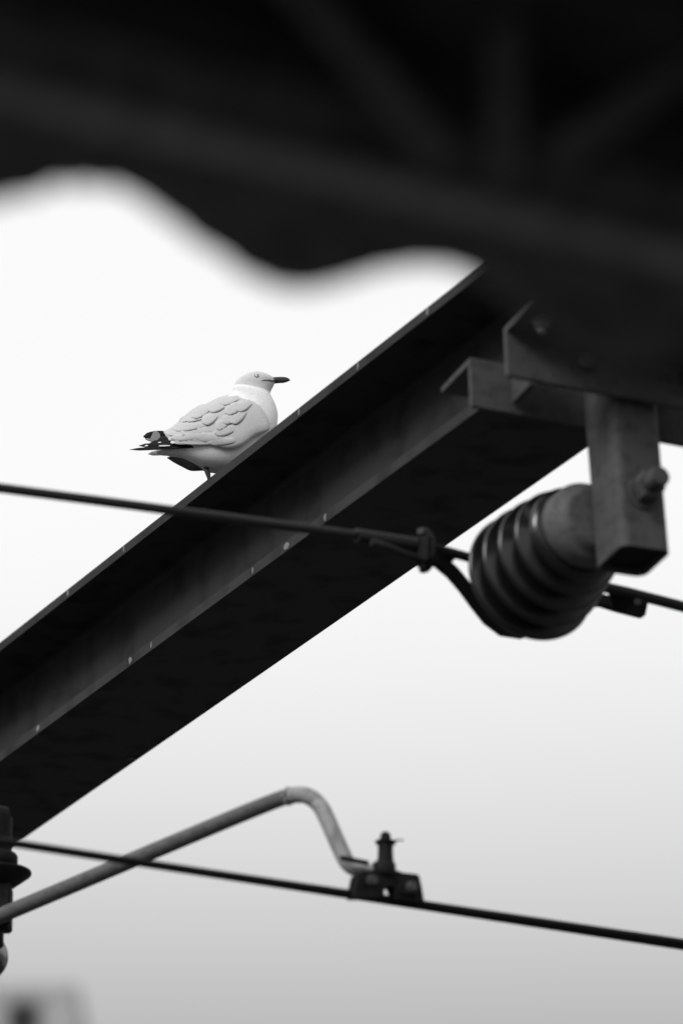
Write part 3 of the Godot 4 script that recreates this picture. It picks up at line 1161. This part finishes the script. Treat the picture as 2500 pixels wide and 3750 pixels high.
func make_gull() -> void:
	g_x = Vector3(cos(deg_to_rad(7.0)), 0, -sin(deg_to_rad(7.0)))
	g_z = Vector3(-g_x.z, 0, g_x.x)
	if g_z.z < 0:
		g_z = -g_z
	var foot := at_height(440 + 735 / 2.24, 1300 + 1150 / 2.24, beam_top().y)
	var fd := (foot - cam_pos).dot(ax_f)
	g_o = at_depth(440 + 735 / 2.24, 1300 + 1020 / 2.24, fd)
	var th := thing("seagull", "white gull with grey wings and black wingtips standing on the beam", "gull", foot)

	var pairs := [[300, 806, 300, 826, 18], [400, 768, 400, 838, 60], [500, 720, 500, 850, 112], [600, 640, 590, 886, 160], [700, 520, 680, 924, 194], [790, 430, 780, 944, 210], [860, 345, 890, 938, 214], [905, 316, 1010, 890, 206], [917, 302, 1130, 800, 190], [921, 292, 1225, 690, 168], [921, 284, 1276, 580, 146], [921, 274, 1290, 480, 126], [920, 266, 1272, 392, 112], [922, 255, 1238, 320, 98], [926, 243, 1226, 291, 84], [943, 206, 1237, 258, 75], [978, 167, 1249, 235, 72], [1040, 129, 1256, 221, 68], [1110, 113, 1259, 214, 61], [1180, 124, 1260, 209, 48], [1232, 145, 1260, 205, 32], [1252, 155, 1262, 202, 20]]
	var rings := pair_rings(pairs, 4, 36)
	var bm := MB.new()
	bm.loft(rings)
	# one continuous mesh; the head surface has a darker base colour, split at the collar line
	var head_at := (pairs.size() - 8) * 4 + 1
	var st1 := SurfaceTool.new()
	var st2 := SurfaceTool.new()
	st1.begin(Mesh.PRIMITIVE_TRIANGLES)
	st2.begin(Mesh.PRIMITIVE_TRIANGLES)
	st1.set_smooth_group(1)
	st2.set_smooth_group(1)
	var whole := bm.mesh(foot)
	var arr := whole.surface_get_arrays(0)
	var vs: PackedVector3Array = arr[Mesh.ARRAY_VERTEX]
	var ns: PackedVector3Array = arr[Mesh.ARRAY_NORMAL]
	var ids := PackedInt32Array()
	if arr[Mesh.ARRAY_INDEX] != null:
		ids = arr[Mesh.ARRAY_INDEX]
	else:
		for i in vs.size():
			ids.append(i)
	var per := 36 * 6
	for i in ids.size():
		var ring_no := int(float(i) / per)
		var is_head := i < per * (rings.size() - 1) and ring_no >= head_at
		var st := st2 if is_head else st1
		st.set_normal(ns[ids[i]])
		st.add_vertex(vs[ids[i]])
	var am := st1.commit()
	am = st2.commit(am)
	am.surface_set_material(0, mats.plumage)
	am.surface_set_material(1, mats.head_grey)
	var bo := MeshInstance3D.new()
	bo.name = "body"
	bo.mesh = am
	th.add_child(bo)

	# wings
	for side in 2:
		var far := side == 1
		var wm := MB.new()
		var wr := []
		for i in 45:
			var s := i / 44.0 * 10.99
			var w := wing_at(s)
			var top := []
			var bot := []
			for k in 14:
				var v := k / 13.0
				var x: float = lerpf(w[0], w[2], v)
				var y: float = lerpf(w[1], w[3], v)
				var z: float = w[4] * wing_prof(v, s)
				var pt := gm(x, y, z) if far else gp(x, y, z)
				var pb := gm(x, y, z - 14.0) if far else gp(x, y, z - 14.0)
				if far:
					# the far wing lies a little lower behind the back
					pt += Vector3(0, -0.002, 0)
					pb += Vector3(0, -0.002, 0)
				top.append(pt)
				bot.append(pb)
			bot.reverse()
			wr.append(PackedVector3Array(top + bot))
		wm.loft(wr)
		var wo := part("wing", wm, mats.mantle, th)
		if far:
			continue
		var fl := [
			[900, 655, 620, 695, 42, 0, 8], [960, 690, 700, 722, 34, 0, 8], 
			
			[930, 590, 745, 640, 46, 3, 12],
			[780, 610, 352, 656, 36, 2, 12], [800, 650, 390, 700, 34, 4, 15], [820, 690, 402, 727, 28, 2, 12], [880, 715, 470, 731, 18, 3, 13], [700, 570, 415, 618, 34, 6, 16],
			[880, 520, 758, 602, 42, 6, 16], [940, 480, 815, 545, 44, 8, 19], [1010, 440, 880, 550, 46, 8, 18],
			[660, 470, 478, 552, 26, 6, 16], [720, 490, 520, 545, 26, 8, 17], [780, 480, 652, 560, 46, 10, 24], [740, 420, 568, 516, 38, 10, 24],
			[1000, 380, 835, 470, 46, 10, 22], [860, 390, 700, 450, 42, 10, 22], [1060, 365, 930, 440, 42, 8, 18], [960, 335, 800, 390, 34, 8, 18]]
		for q in fl:
			var fm := MB.new()
			feather(fm, Vector2(q[0], q[1]), Vector2(q[2], q[3]), q[4], q[5], q[6])
			part("feather", fm, mats.mantle, wo)
		# white-edged tips of the innermost feathers
		for q in [[416, 710, 386, 701, 12], [440, 733, 402, 730, 9]]:
			var tm := MB.new()
			feather(tm, Vector2(q[0], q[1]), Vector2(q[2], q[3]), q[4], 14, 22)
			part("feather", tm, mats.white_feather, wo)
		# black primaries
		for q in [[760, 742, 75, 803, 13, 190, 30], [640, 728, 150, 768, 18, 172, 40], [580, 712, 238, 744, 24, 150, 52], [520, 700, 300, 716, 32, 125, 70]]:
			var pm := MB.new()
			feather(pm, Vector2(q[0], q[1]), Vector2(q[2], q[3]), q[4], 0, 0, false, q[5], q[6], 0.8)
			part("primary_feather", pm, mats.black_feather, wo)
		for q in [[320, 737, 18, 9, -0.1, 72], [212, 767, 15, 8, -0.2, 58], [103, 795, 12, 6, -0.3, 44]]:
			var sm := MB.new()
			lens_spot(sm, q[0], q[1], q[2], q[3], q[4], q[5], 6.0)
			part("white_spot", sm, mats.white_feather, wo)
		var ed := MB.new()
		feather(ed, Vector2(400, 757), Vector2(305, 764), 6, 0, 0, false, 118, 96)
		part("white_spot", ed, mats.white_feather, wo)
	# crossed tip of the far wing
	var ft := MB.new()
	feather(ft, Vector2(470, 668), Vector2(188, 690), 44, 0, 0, false, 10, 2, 0.55)
	feather(ft, Vector2(440, 700), Vector2(205, 712), 22, 0, 0, false, 14, 6, 0.6)
	var fo := part("far_wing_tip", ft, mats.black_feather, th, "black crossed tip of the far wing")
	var gpch := MB.new()
	var ring0 := PackedVector3Array()
	var ring1 := PackedVector3Array()
	for v in [[272, 645], [298, 641], [320, 658], [331, 688], [312, 716], [262, 736], [240, 718], [252, 690]]:
		ring0.append(gp(v[0], v[1], 12))
		ring1.append(gp(285 + (v[0] - 285) * 0.96, 690 + (v[1] - 690) * 0.96, 22))
	gpch.loft([ring0, ring1], true)
	part("grey_patch", gpch, mats.grey_feather, fo)
	var gp2 := MB.new()
	feather(gp2, Vector2(300, 735), Vector2(208, 708), 10, 0, 0, false, 12, 10)
	part("grey_patch", gp2, mats.grey_feather, fo)

	# tail
	var tl := MB.new()
	for q in [[560, 772, 228, 833, 26, 30], [560, 790, 262, 826, 24, 10], [560, 800, 300, 826, 24, -12]]:
		var z: float = q[5]
		feather(tl, Vector2(q[0], q[1]), Vector2(q[2], q[3]), q[4], z, z * 0.5, false, 0.0, 0.0, 0.6)
	part("tail", tl, mats.white_feather, th)
	# thigh down behind the legs, its dark colour standing in for flank shadow
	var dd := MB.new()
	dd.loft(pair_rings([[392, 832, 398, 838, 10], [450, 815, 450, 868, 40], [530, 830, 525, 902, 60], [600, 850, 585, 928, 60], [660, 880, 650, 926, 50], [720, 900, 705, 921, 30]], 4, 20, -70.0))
	part("shaded_thigh_down", dd, mats.shaded_down, th)

	# bill
	var bl2 := MB.new()
	bl2.loft(pair_rings([[1222, 158, 1225, 204, 26], [1250, 154, 1250, 207, 25], [1290, 149, 1290, 201, 20], [1325, 147, 1325, 198, 16], [1352, 148, 1350, 193, 13], [1374, 155, 1372, 184, 9], [1390, 167, 1390, 175, 3]], 4, 20))
	var bo2 := part("bill", bl2, mats.bill, th)
	var gpe := MB.new()
	var gpts := []
	for v in [[1148, 188, 70], [1175, 182, 66], [1205, 181, 58], [1232, 185, 47], [1262, 183, 32]]:
		gpts.append(gp(v[0], v[1], v[2]))
	gpe.tube(gpts, [2.5 / GS, 4.0 / GS, 5.0 / GS, 6.0 / GS, 6.0 / GS], 8)
	part("gape", gpe, mats.bill, bo2)

	# eyes
	for side in [1.0, -1.0]:
		var ec := MB.new()
		var c := gp(1113, 147, 62)
		if side < 0:
			var w := c - g_o
			c = g_o + w - 2.0 * g_z * w.dot(g_z)
		var dz: Vector3 = (g_z * side + Vector3.UP * 0.25 + g_x * 0.12).normalized()
		ec.lathe([Vector2(25 / GS, -8 / GS), Vector2(25 / GS, 2 / GS), Vector2(20 / GS, 6 / GS), Vector2(15 / GS, 7 / GS)], along(dz, c), 26)
		var eo := part("eye_ring", ec, mats.grey_feather, th)
		var ir := MB.new()
		ir.lathe([Vector2(18 / GS, 0 / GS), Vector2(17 / GS, 8 / GS), Vector2(10 / GS, 12 / GS), Vector2(2 / GS, 13 / GS)], along(dz, c), 26)
		part("iris", ir, mats.iris, eo)
		var pu := MB.new()
		pu.lathe([Vector2(7 / GS, 9 / GS), Vector2(7 / GS, 13.2 / GS), Vector2(3 / GS, 14.5 / GS)], along(dz, c), 18)
		part("pupil", pu, mats.eye_dark, eo)

	# legs and webbed feet on the flange
	for k in 2:
		var z := 20.0 if k == 0 else -75.0
		var x0 := 0.0 if k == 0 else 120.0
		var f0 := foot + g_x * (x0 / GS) + g_z * (z / GS)
		var lm := MB.new()
		var pl := [gp(722 + x0, 870, z), gp(706 + x0, 930, z), gp(708 + x0, 948, z), gp(718 + x0, 972, z), gp(724 + x0, 1000, z), gp(730 + x0, 1040, z)]
		for i in pl.size():
			if k == 1:
				pl[i].y += 0.0
		pl.append(f0 + Vector3(0, 0.008, 0))
		lm.tube(pl, [28 / GS, 22 / GS, 22 / GS, 22 / GS, 17 / GS, 14 / GS, 12 / GS], 12)
		part("leg", lm, mats.leg, th)
		var wf := MB.new()
		var xf := frame(g_x, g_z.cross(g_x), g_z, f0 + Vector3(0, 0.0005, 0))
		var fp := PackedVector2Array([Vector2(-0.008, -0.004), Vector2(0.036, -0.02), Vector2(0.035, -0.011), Vector2(0.045, 0.0), Vector2(0.035, 0.011), Vector2(0.036, 0.02), Vector2(-0.008, 0.004)])
		wf.extrude(fp, frame(g_x, -g_z, Vector3.UP, f0), 0.0005, 0.005)
		part("foot", wf, mats.leg, th)
